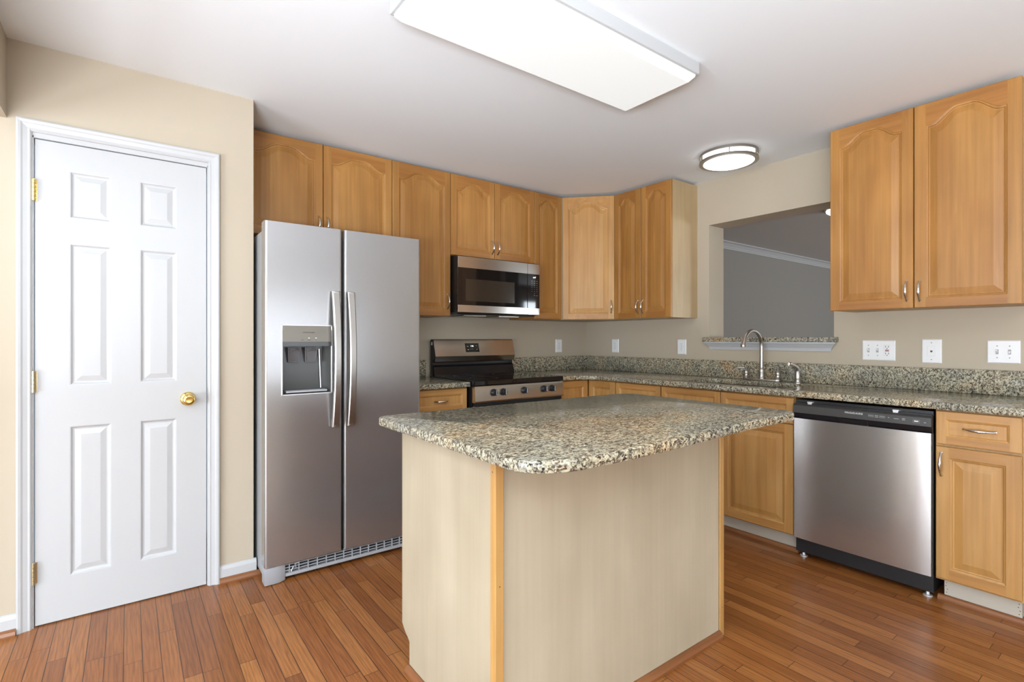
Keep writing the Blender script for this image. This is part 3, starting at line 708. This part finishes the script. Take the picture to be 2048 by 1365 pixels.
for xx, ww in ((-2.915, .014), (-2.882, .016), (-2.848, .005)): obj('control_label', MB().box(xx-ww/2, xx+ww/2, FYD-.0064, FYD-.0045, 1.1955, 1.198), text_d, ld)
for xx, ww in ((-2.883, .008), (-2.848, .008)): obj('indicator_mark', MB().box(xx-ww/2, xx+ww/2, FYD-.0062, FYD-.0045, 1.205, 1.2085), text_w, ld)
for x in (FX0+.03, FX1-.06): obj('hinge_cover', MB().box(x, x+.03, -.85, -.70, 1.742, 1.768, ch=.006), grey_case, fr)
# base grille and feet
mb = MB().box(FX0+.10, FX1-.02, -.845, -.825, .018, .034, ch=.002)
for k in range(3): mb.box(FX0+.10, FX1-.02, -.842, -.832, .044+k*.0145, .0475+k*.0145)
x = FX0+.118
while x < FX1-.03: mb.box(x, x+.003, -.8425, -.830, .034, .083); x += .046
obj('base_grille', mb, grey_pl, fr)
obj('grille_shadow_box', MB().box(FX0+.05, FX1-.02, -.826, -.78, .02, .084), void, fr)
for s, x0 in ((1, FX0), (-1, FX1)):
    P = [(x0, -.862), (x0+s*.066, -.862), (x0+s*.098, -.845), (x0+s*.098, -.80), (x0, -.80)]
    if s < 0: P = P[::-1]
    obj('front_foot', MB().prism(P, .004, .086, ch=.002), grey_pl, fr)
obj('loose_wire', MB().tube([(FX0+.125, -.848, .040), (FX0+.135, -.850, .062), (FX0+.150, -.849, .050), (FX0+.143, -.85, .074), (FX0+.165, -.848, .078)], .0022, 6), bright, fr)

# ------------------------------------------------------------------ range
RX0, RX1, RY = -1.764, -.964, -.688
rg = thing('kitchen_range', 'stainless electric range with black glass cooktop and front knobs', 'range', (-1.36, -.35, 0))
obj('body', MB().box(RX0, RX1, RY+.030, -.03, .03, .886), black_s, rg)
obj('cooktop', MB().box(RX0-.002, RX1+.002, RY-.004, -.075, .888, .923, ch=.005), black_g, rg)
for cx_, cy_, r in ((-1.56, -.50, .10), (-1.17, -.50, .085), (-1.56, -.23, .075), (-1.17, -.23, .10)):
    obj('burner_ring', MB().lathe([(r-.0012, .9232), (r, .9234), (r+.0012, .9232)], (cx_, cy_, 0), 'z', 48), dkgrey, rg)
# control fascia
mb = MB().extrude_profile([(RY, .884), (RY-.002, .872), (RY-.010, .785), (RY-.006, .775), (RY+.03, .775), (RY+.03, .886)], 'x', RX0+.002, RX1-.002)
cp_ = obj('control_fascia', mb, steel_h, rg)
for kx in (-1.609, -1.529, -1.342, -1.159, -1.080):
    yk = RY-.006
    kn = obj('knob', MB().lathe([(0, .0), (.024, .0), (.0245, .004), (.0215, .008), (.0195, .020), (.016, .0215), (0, .0215)], (kx, yk, .838), 'y', 24), black, rg)
    obj('grip', MB().box(kx-.005, kx+.005, yk-.034, yk-.018, .838-.021, .838+.021, ch=.003), black, kn)
    obj('pointer', MB().box(kx-.0012, kx+.0012, yk-.0352, yk-.033, .838-.016, .838+.018), text_w, kn)
# oven door
od = obj('oven_door', MB().box(RX0+.004, RX1-.004, RY-.012, RY+.028, .215, .752, ch=.004), steel_h, rg)
obj('vent_gap', MB().box(RX0+.01, RX1-.01, RY+.004, RY+.029, .753, .7745), void, rg)
xx = RX0+.03
for ww in (.17, .035, .17, .035, .17, .03, .10):
    if xx+ww > RX1-.02: break
    obj('vent_slot', MB().box(xx, xx+ww, RY-.0135, RY-.010, .735, .7445), void, od); xx += ww+.012
obj('window', MB().box(RX0+.13, RX1-.13, RY-.0145, RY-.01, .33, .60, ch=.001), black_g, od)
mb = MB().tube([(RX0+.05, RY-.055, .685), (RX1-.05, RY-.055, .685)], .012, 16)
for xx in (RX0+.07, RX1-.07): mb.box(xx-.012, xx+.012, RY-.056, RY-.012, .674, .696, ch=.003)
obj('handle', mb, steel_h, od)
obj('storage_drawer', MB().box(RX0+.004, RX1-.004, RY-.008, RY+.028, .05, .207, ch=.004), steel_h, rg)
# backguard
mb = MB().extrude_profile([(-.028, .905), (-.028, 1.1985), (-.062, 1.1985), (-.066, 1.193), (-.100, 1.068), (-.086, 1.028), (-.060, 1.020), (-.062, 1.000), (-.075, .985), (-.092, .925), (-.092, .905)], 'x', RX0+.030, RX1-.002)
obj('backguard', mb, black_s, rg)
mb = MB()
prof = [(-.0625, 1.1975), (-.0675, 1.1935), (-.1015, 1.0680), (-.0870, 1.0265)]
x0, x1 = RX0+.034, RX1-.002
for i in range(3):
    a, b = prof[i], prof[i+1]; mb.quad((x0, a[0], a[1]), (x1, a[0], a[1]), (x1, b[0], b[1]), (x0, b[0], b[1]))
mb.quad((x0, -.0625, 1.1975), (x0, -.06, 1.19), (x0, -.094, 1.07), (x0, -.1015, 1.068))
obj('backguard_panel', mb, steel_h, rg, fix=False)
def bgp(z, o=.0012): # y on the slanted face
    return -.0675 - (1.1935-z)*(.034/.1255) - o
dx0, dx1, z0, z1 = -1.452, -1.322, 1.098, 1.168
disp = obj('display', MB().add([(dx0, bgp(z0), z0), (dx1, bgp(z0), z0), (dx1, bgp(z1), z1), (dx0, bgp(z1), z1), (dx0, bgp(z0, -.002), z0), (dx1, bgp(z0, -.002), z0), (dx1, bgp(z1, -.002), z1), (dx0, bgp(z1, -.002), z1)],
    [(0, 1, 2, 3), (0, 4, 5, 1), (1, 5, 6, 2), (2, 6, 7, 3), (3, 7, 4, 0)]), black_g, rg)
RT = Matrix.Rotation(math.radians(-15.2), 3, 'X') @ R_FRONT
text('clock_digits', '1:36', .017, glow, disp, (-1.388, bgp(1.145, .002), 1.145), RT)
for xx, zz, ww in ((-1.430, 1.143, .014), (-1.428, 1.117, .014), (-1.347, 1.148, .006), (-1.344, 1.119, .006), (-1.402, 1.120, .005), (-1.386, 1.121, .005)):
    obj('touch_mark', MB().box(xx-ww/2, xx+ww/2, bgp(zz, .0018), bgp(zz, .0005), zz-.0015, zz+.0015), text_w, disp)
obj('rating_sticker', MB().box(RX0+.0285, RX0+.0295, -.058, -.040, 1.155, 1.178), text_w, rg)

# ------------------------------------------------------------------ microwave
MX0, MX1, MY, MZ0, MZ1 = -1.7265, -.9575, -.412, 1.392, 1.796
mw = thing('microwave', 'over-the-range microwave with dark glass door and stainless strips', 'microwave', (-1.34, -.2, MZ0))
obj('body', MB().box(MX0, MX1-.002, MY+.028, -.005, MZ0+.004, MZ1+.008), black, mw)
MC = -1.081
md = obj('door', MB().box(MX0+.003, MC-.0015, MY+.002, MY+.027, MZ0+.003, MZ1, ch=.002), black_g, mw)
obj('top_strip', MB().box(MX0+.006, MC-.0015, MY, MY+.004, 1.716, MZ1+.0005, ch=.001), steel_h, md)
obj('bottom_strip', MB().box(MX0+.006, MC-.0015, MY, MY+.004, MZ0+.003, 1.447, ch=.001), steel_h, md)
obj('window', MB().box(-1.657, -1.210, MY+.0008, MY+.0030, 1.477, 1.637), brown_g, md)
mc = obj('control_panel', MB().box(MC+.0015, MX1, MY+.002, MY+.027, MZ0+.003, MZ1, ch=.002), black_g, mw)
obj('top_strip', MB().box(MC+.0015, MX1, MY, MY+.004, 1.716, MZ1+.0005, ch=.001), steel_h, mc)
obj('bottom_strip', MB().box(MC+.0015, MX1, MY, MY+.004, MZ0+.003, 1.447, ch=.001), steel_h, mc)
text('clock_digits', '6:47', .017, glow, mc, (-1.010, MY+.0012, 1.690), R_FRONT)
for r in range(8):
    for c_ in range(3):
        xx = -1.036 + c_*.026; zz = 1.661 - r*.0163
        if r == 6 and c_ != 1: continue
        ww = .012 if r < 2 or r == 7 else .0045
        if r == 7 and c_ == 0: continue
        obj('keypad_mark', MB().box(xx-ww/2, xx+ww/2, MY+.0006, MY+.0024, zz-.0014, zz+.0014), text_g, mc)
mb = MB().add([(MX0+.01, MY+.02, MZ0+.003), (MX1-.01, MY+.02, MZ0+.003), (MX1-.03, MY+.05, MZ0-.010), (MX0+.03, MY+.05, MZ0-.010), (MX1-.02, -.02, MZ0-.014), (MX0+.02, -.02, MZ0-.014), (MX1-.01, -.008, MZ0+.003), (MX0+.01, -.008, MZ0+.003)],
    [(0, 1, 2, 3), (3, 2, 4, 5), (5, 4, 6, 7), (0, 3, 5, 7), (1, 6, 4, 2), (0, 7, 6, 1)])
obj('vent_hood_base', mb, black, mw)
for xx in (-1.60, -1.28): obj('grease_filter', MB().box(xx, xx+.2, -.30, -.12, MZ0-.0165, MZ0-.011), nickel_d, mw)

# ------------------------------------------------------------------ dishwasher
WY0, WY1, WX = -2.1985, -2.790, -.651
dw = thing('dishwasher', 'stainless dishwasher with black control strip under the granite counter', 'dishwasher', (-.33, -2.49, 0))
obj('tub', MB().box(-.618, -.03, WY1-.002, WY0+.002, .03, .868), black, dw)
# gently bowed door skin
mb = MB(); nx, nz = 20, 4; Z = [.112 + (.768-.112)*j/nz for j in range(nz+1)]; vs = []; fs = []
for j in range(nz+1):
    for i in range(nx+1):
        u = i/nx; vs.append((WX - .006*(1-(2*u-1)**6) + .004, WY0 + (WY1-WY0)*u, Z[j]))
for j in range(nz):
    for i in range(nx): fs.append((j*(nx+1)+i, j*(nx+1)+i+1, (j+1)*(nx+1)+i+1, (j+1)*(nx+1)+i))
mb.add(vs, fs, 0, True)
mb.box(-.6465, -.620, WY1, WY0, .112, .768)
dd = obj('door', mb, steel_d, dw, fix=False)
ctl = obj('control_panel', MB().extrude_profile([(-.656, .800), (-.652, .838), (-.640, .846), (-.60, .846), (-.60, .7685), (-.640, .7685), (-.648, .776)], 'y', WY1-.002, WY0+.002), dkgrey, dw)
obj('lower_lip', MB().extrude_profile([(-.6565, .799), (-.6490, .7752), (-.6405, .7680), (-.62, .7680), (-.62, .799)], 'y', WY1-.003, WY0+.003), black_s, dw)
mb = MB().extrude_profile([(-.6590, .793), (-.6480, .7702), (-.640, .766), (-.640, .793)], 'y', -2.545, -2.418)
obj('handle_pocket', mb, black, dw)
text('brand_lettering', 'FRIGIDAIRE', .0125, text_w, ctl, (-.6553, -2.486, .8265), R_LEFT, sx=1.15, track=1.1)
for yy, zz, ww in ((-2.560, .823, .018), (-2.583, .826, .014), (-2.583, .819, .014), (-2.606, .823, .018), (-2.632, .823, .006), (-2.662, .821, .020), (-2.690, .825, .012), (-2.690, .819, .012), (-2.770, .816, .008)):
    obj('button_label', MB().box(-.6556, -.653, yy-ww/2, yy+ww/2, zz-.0014, zz+.0014), text_g, ctl)
for yy, zz, ww in ((-2.560, .823, .022), (-2.606, .823, .022), (-2.738, .8185, .024)):
    h_ = .0055 if ww < .023 else .008; mb = MB()
    for s in (-1, 1):
        mb.box(-.6555, -.6535, yy-ww/2, yy+ww/2, zz+s*h_-.0003, zz+s*h_+.0003)
        mb.box(-.6555, -.6535, yy+s*ww/2-.0003, yy+s*ww/2+.0003, zz-h_, zz+h_)
    obj('button_outline', mb, text_g, ctl)
obj('badge_print', MB().box(-.6556, -.653, -2.746, -2.730, .8165, .8215), text_w, ctl)
for yy in (-2.275, -2.655): obj('mounting_bracket', MB().box(-.640, -.61, yy-.012, yy+.012, .855, .862).box(-.641, -.638, yy-.010, yy+.010, .848, .862), bright, dw)
obj('top_gasket', MB().box(-.632, -.59, WY1, WY0, .846, .853), black, dw)
tk = obj('toe_panel', MB().box(-.603, -.58, WY1+.004, WY0-.002, .022, .109, ch=.002), black_s, dw)
for yy in (-2.235, -2.755): obj('screw_head', MB().lathe([(0, .0015), (.003, .001), (.0035, 0)], (-.603, yy, .064), 'x', 10), bright, tk)
for yy in (-2.225, -2.765): obj('leveling_foot', MB().lathe([(0, 0), (.018, 0), (.018, .005), (.008, .008), (.006, .03), (0, .03)], (-.592, yy, .0005), 'z', 16), bright, dw)

# ------------------------------------------------------------------ island
IX0, IX1, IY0, IY1 = -2.800, -1.694, -2.372, -1.775
il = thing('island_cabinet', 'freestanding kitchen island base with pale laminate panels and maple corner post', 'island', (-2.25, -2.07, 0))
# left end panel with toe-kick notch on the far side
mb = MB(); P = [(IY0+.016, .0005), (IY1-.058, .0005), (IY1-.058, .100), (IY1-.004, .115), (IY1, .135), (IY1, .880), (IY0+.016, .880)]
P = [(IY0+.016, .0005), (IY1-.060, .0005), (IY1-.060, .108), (IY1-.022, .130), (IY1, .150), (IY1, .880), (IY0+.016, .880)]
mb.extrude_profile(P, 'x', IX0, IX0+.016)
obj('end_panel', mb, ivory, il)
mb = MB(); mb.extrude_profile(P, 'x', IX1-.016, IX1); obj('end_panel', mb, ivory, il)
obj('back_panel', MB().box(IX0+.018, IX1, IY0, IY0+.014, .0005, .880), ivory, il)
obj('carcass', MB().box(IX0+.017, IX1-.017, IY0+.0145, IY1-.021, .105, .8795), maple_side, il)
obj('toe_kick', MB().box(IX0+.017, IX1-.017, IY0+.0145, IY1-.062, .0005, .1045), ply, il)
obj('corner_post', MB().box(IX0-.010, IX0+.018, IY0-.010, IY0+.0155, .0005, .880, ch=.0015), maple_l, il)
obj('corner_post', MB().box(IX1+.004, IX1+.030, IY0-.006, IY0+.022, .0005, .880, ch=.0015), maple_l, il)
obj('dark_joint', MB().box(IX1+.0002, IX1+.0038, IY0+.002, IY0+.02, .0005, .879), void, il)
for o_, ax_ in (((IX0+.004, IY0-.010, .52), 'y'), ((IX0-.010, IY0+.004, .835), 'x'), ((IX1+.018, IY0-.006, .115), 'y')): obj('nail_hole', MB().lathe([(0, .0004), (.0022, .0003)], o_, ax_, 8), text_d, il)
W = (IX1-IX0-.034)/2
for k in range(2):
    x0 = IX0+.017+k*W
    d = cab_door(.002, W-.002, .118, .715, 0, t=.019); dr = cab_door(.002, W-.002, .722, .872, 0, fr=.036, prof=DRW_PROF)
    MM = Matrix.Translation((x0+W+2.25, IY1+2.07, 0)) @ Matrix.Rotation(PI, 4, 'Z')
    for nm, g, hd in (('door', d, (W-.03 if k else .03, .62, True)), ('drawer_front', dr, (W/2, .797, False))):
        o = obj(nm, g, [maple, maple_r], il, world=False); o.data.transform(MM)
        q = obj('handle', pull(MB(), hd[0], 0, hd[1], vertical=hd[2]), chrome, o, world=False); q.data.transform(MM)
prof = [(IY0, 0), (IY0-.020, 0), (IY0-.020, .010), (IY0-.014, .021), (IY0-.005, .026), (IY0, .026)]
struct('trim_7', MB().extrude_profile(prof, 'x', IX0+.019, IX1+.003), oak_trim_x)
prof = [(IX0-.0005, 0), (IX0-.020, 0), (IX0-.020, .010), (IX0-.014, .021), (IX0-.005, .026), (IX0-.0005, .026)]
struct('trim_8', MB().extrude_profile(prof, 'y', IY0+.016, IY1-.060), oak_trim)
# island top
ax0, ax1, ay0, ay1 = -2.874, -1.455, -2.632, -1.702
pts = arc(ax0+.125, ay0+.105, .0, 0, 0, 1)
def earc(cx, cy, rx, ry, a0, a1, n=9): return [(cx+rx*math.cos(math.radians(a0+(a1-a0)*i/n)), cy+ry*math.sin(math.radians(a0+(a1-a0)*i/n))) for i in range(n+1)]
pts = earc(ax0+.16, ay0+.105, .16, .105, 180, 270)
pts += [(-2.55, ay0+.000), (-2.38, ay0+.006), (-2.19, ay0+.020), (-2.0, ay0+.036), (-1.83, ay0+.046), (-1.66, ay0+.050)]
pts += earc(ax1-.08, ay0+.05+.07, .08, .07, -90, 0)
pts += earc(ax1-.15, ay1-.07, .15, .07, 0, 90)
pts += earc(ax0+.04, ay1-.04, .04, .04, 90, 180, 5)
tag(obj('island_countertop', MB().prism(pts, .881, .913, ch=.007), gran), 'speckled granite slab with rounded corners on top of the island', 'countertop')

# ------------------------------------------------------------------ ceiling lights
lt = thing('fluorescent_ceiling_light', 'long white rectangular fluorescent ceiling fixture above the island', 'ceiling light', (-2.22, -2.0, ZC))
LX0, LX1, LY0, LY1 = -2.860, -1.578, -2.215, -1.795
obj('housing', MB().box(LX0, LX1, LY0, LY1, ZC-.052, ZC-.0005, ch=.003), white, lt)
mb = MB(); zA, zB_, zC_ = ZC-.0521, ZC-.062, ZC-.084; i1, i2, i3 = .012, .014, .034
L3 = [(i1, zA), (i2, zB_), (i3, zC_)]; vs = []
for i_, z in L3: vs += [(LX0+i_, LY0+i_, z), (LX1-i_, LY0+i_, z), (LX1-i_, LY1-i_, z), (LX0+i_, LY1-i_, z)]
fs = [(j*4+k, j*4+(k+1) % 4, (j+1)*4+(k+1) % 4, (j+1)*4+k) for j in range(2) for k in range(4)] + [(8, 9, 10, 11)]
obj('diffuser', mb.add(vs, fs), lens_m, lt)
dr = thing('drum_ceiling_light', 'small round nickel-rimmed flush ceiling light near the pass-through', 'ceiling light', (-.42, -1.69, ZC))
def ring(mb, r0, r1, z0, z1, c=(-.42, -1.69)): mb.lathe([(r0, z0), (r1, z0), (r1, z1), (r0, z1), (r0, z0)], (c[0], c[1], 0), 'z', 56)
mb = MB(); ring(mb, .150, .178, ZC-.018, ZC-.0005); obj('ceiling_ring', mb, nickel_d, dr)
mb = MB(); ring(mb, .152, .180, ZC-.060, ZC-.046); obj('lower_ring', mb, nickel_d, dr)
for k in range(4):
    a = k*PI/2+.55; obj('standoff', MB().tube([(-.42+.170*math.cos(a), -1.69+.170*math.sin(a), ZC-.046), (-.42+.170*math.cos(a), -1.69+.170*math.sin(a), ZC-.018)], .003, 8), nickel_d, dr)
obj('glass_shade', MB().lathe([(.158, ZC-.002), (.158, ZC-.058), (.151, ZC-.063), (.12, ZC-.074), (.07, ZC-.080), (0, ZC-.082)], (-.42, -1.69, 0), 'z', 48), lens2_m, dr)
dn = thing('dining_ceiling_light', 'small lit ceiling light in the grey room seen through the pass-through', 'ceiling light', (1.80, -1.60, ZC))
obj('rim', MB().lathe([(0, ZC-.001), (.20, ZC-.001), (.20, ZC-.014), (.18, ZC-.016)], (1.80, -1.60, 0), 'z', 40), nickel_d, dn)
obj('glass_shade', MB().lathe([(.18, ZC-.014), (.178, ZC-.03), (.14, ZC-.055), (.07, ZC-.068), (0, ZC-.07)], (1.80, -1.60, 0), 'z', 40), lens3_m, dn)

# ------------------------------------------------------------------ wall plates
def plate(name, label, cat, loc, rz, w, h, devs, group=None):
    t = thing(name, label, cat, loc, rz, group)
    P = MB(); c = .003
    P.add([(-w/2, -.0005, -h/2), (w/2, -.0005, -h/2), (w/2, -.0005, h/2), (-w/2, -.0005, h/2), (-w/2+.001, -.003, -h/2+.001), (w/2-.001, -.003, -h/2+.001), (w/2-.001, -.003, h/2-.001), (-w/2+.001, -.003, h/2-.001),
           (-w/2+.005, -.0062, -h/2+.005), (w/2-.005, -.0062, -h/2+.005), (w/2-.005, -.0062, h/2-.005), (-w/2+.005, -.0062, h/2-.005)],
          [(3, 2, 1, 0)] + [(j*4+k, j*4+(k+1) % 4, (j+1)*4+(k+1) % 4, (j+1)*4+k) for j in range(2) for k in range(4)] + [(8, 9, 10, 11)])
    obj('cover_plate', P, plastic, t, world=False)
    for x, kind in devs:
        if kind == 'duplex':
            for z in (.021, -.021):
                r = obj('receptacle', MB().prism(rrect(-.017, .017, -.0145, .0145, .008), 0, .0025), plastic, t, world=False)
                r.data.transform(Matrix.Translation((x, -.0062, z)) @ Matrix.Rotation(PI/2, 4, 'X'))
                obj('slots', MB().box(x-.0075, x-.0052, -.0092, -.0085, z-.001, z+.0085).box(x+.0052, x+.0075, -.0092, -.0085, z-.001, z+.0085).lathe([(0, .0091), (.0028, .0091)], (x, 0, z-.008), 'y', 10), slot_l, r, world=False)
            obj('screw', MB().lathe([(0, .0085), (.003, .008), (.0035, .0062)], (x, 0, 0), 'y', 12), slot_l, t, world=False)
        elif kind == 'gfi':
            r = obj('receptacle', MB().box(x-.0165, x+.0165, -.0085, -.005, -.0335, .0335, ch=.001), plastic, t, world=False)
            mb = MB()
            for z in (.022, -.018):
                mb.box(x-.0085, x-.006, -.0096, -.0084, z-.004, z+.006).box(x+.006, x+.0085, -.0096, -.0084, z-.004, z+.006).lathe([(0, .0095), (.0028, .0095)], (x, 0, z-.010), 'y', 10)
            obj('slots', mb, slot_m, r, world=False)
            obj('test_button', MB().box(x-.009, x+.009, -.0105, -.0084, -.0052, -.0012), slot_m, r, world=False)
            obj('reset_button', MB().box(x-.009, x+.009, -.0105, -.0084, .0012, .0052), red_m, r, world=False)
        elif kind == 'toggle':
            mb = MB().box(x-.0055, x+.0055, -.0075, -.0060, -.012, .012)
            tg = obj('toggle_frame', mb, slot_l, t, world=False)
            up = 1 if x < 0 else -1
            obj('toggle', MB().add([(x-.004, -.007, -.006), (x+.004, -.007, -.006), (x+.004, -.007, .006), (x-.004, -.007, .006), (x-.003, -.019, up*.006-.002), (x+.003, -.019, up*.006-.002), (x+.003, -.017, up*.006+.004), (x-.003, -.017, up*.006+.004)],
                [(0, 1, 5, 4), (1, 2, 6, 5), (2, 3, 7, 6), (3, 0, 4, 7), (4, 5, 6, 7)]), plastic, tg, world=False)
            for z in (.030, -.030): obj('screw', MB().lathe([(0, .0078), (.0028, .0074), (.003, .0062)], (x, 0, z), 'y', 10), slot_l, t, world=False)
        elif kind == 'jack':
            r = obj('jack_insert', MB().box(x-.017, x+.017, -.0080, -.005, -.030, .030, ch=.001), plastic, t, world=False)
            obj('port', MB().box(x-.005, x+.005, -.0090, -.0078, -.004, .004).box(x-.002, x+.002, -.0090, -.0078, -.0065, -.004), slot_m, r, world=False)
            for z in (.047, -.047): obj('screw', MB().lathe([(0, .0078), (.0028, .0074), (.003, .0062)], (x, 0, z), 'y', 10), slot_l, t, world=False)
    return t
GO = 'white wall plates over the backsplash'
plate('wall_outlet', 'white duplex outlet on the range wall left of the corner', 'outlet', (-.370, -.0002, 1.138), 0, .080, .122, [(0, 'duplex')], GO)
plate('wall_outlet', 'white duplex outlet on the right wall nearest the corner', 'outlet', (-.0002, -.365, 1.139), NB, .080, .122, [(0, 'duplex')], GO)
plate('wall_outlet', 'white duplex outlet between the end of the wall cabinet and the pass-through', 'outlet', (-.0002, -1.058, 1.138), NB, .080, .122, [(0, 'duplex')], GO)
plate('switch_and_outlet_plate', 'wide white plate with two switches and an outlet with black and red buttons', 'switch plate', (-.0002, -2.389, 1.134), NB, .166, .120, [(-.050, 'toggle'), (-.004, 'toggle'), (.044, 'gfi')], GO)
plate('phone_jack', 'white phone jack plate between the two switch plates', 'phone jack', (-.0002, -2.637, 1.134), NB, .088, .134, [(0, 'jack')], GO)
plate('light_switch', 'white double light switch plate at the right end of the wall', 'light switch', (-.0002, -2.924, 1.136), NB, .124, .118, [(-.023, 'toggle'), (.023, 'toggle')], GO)
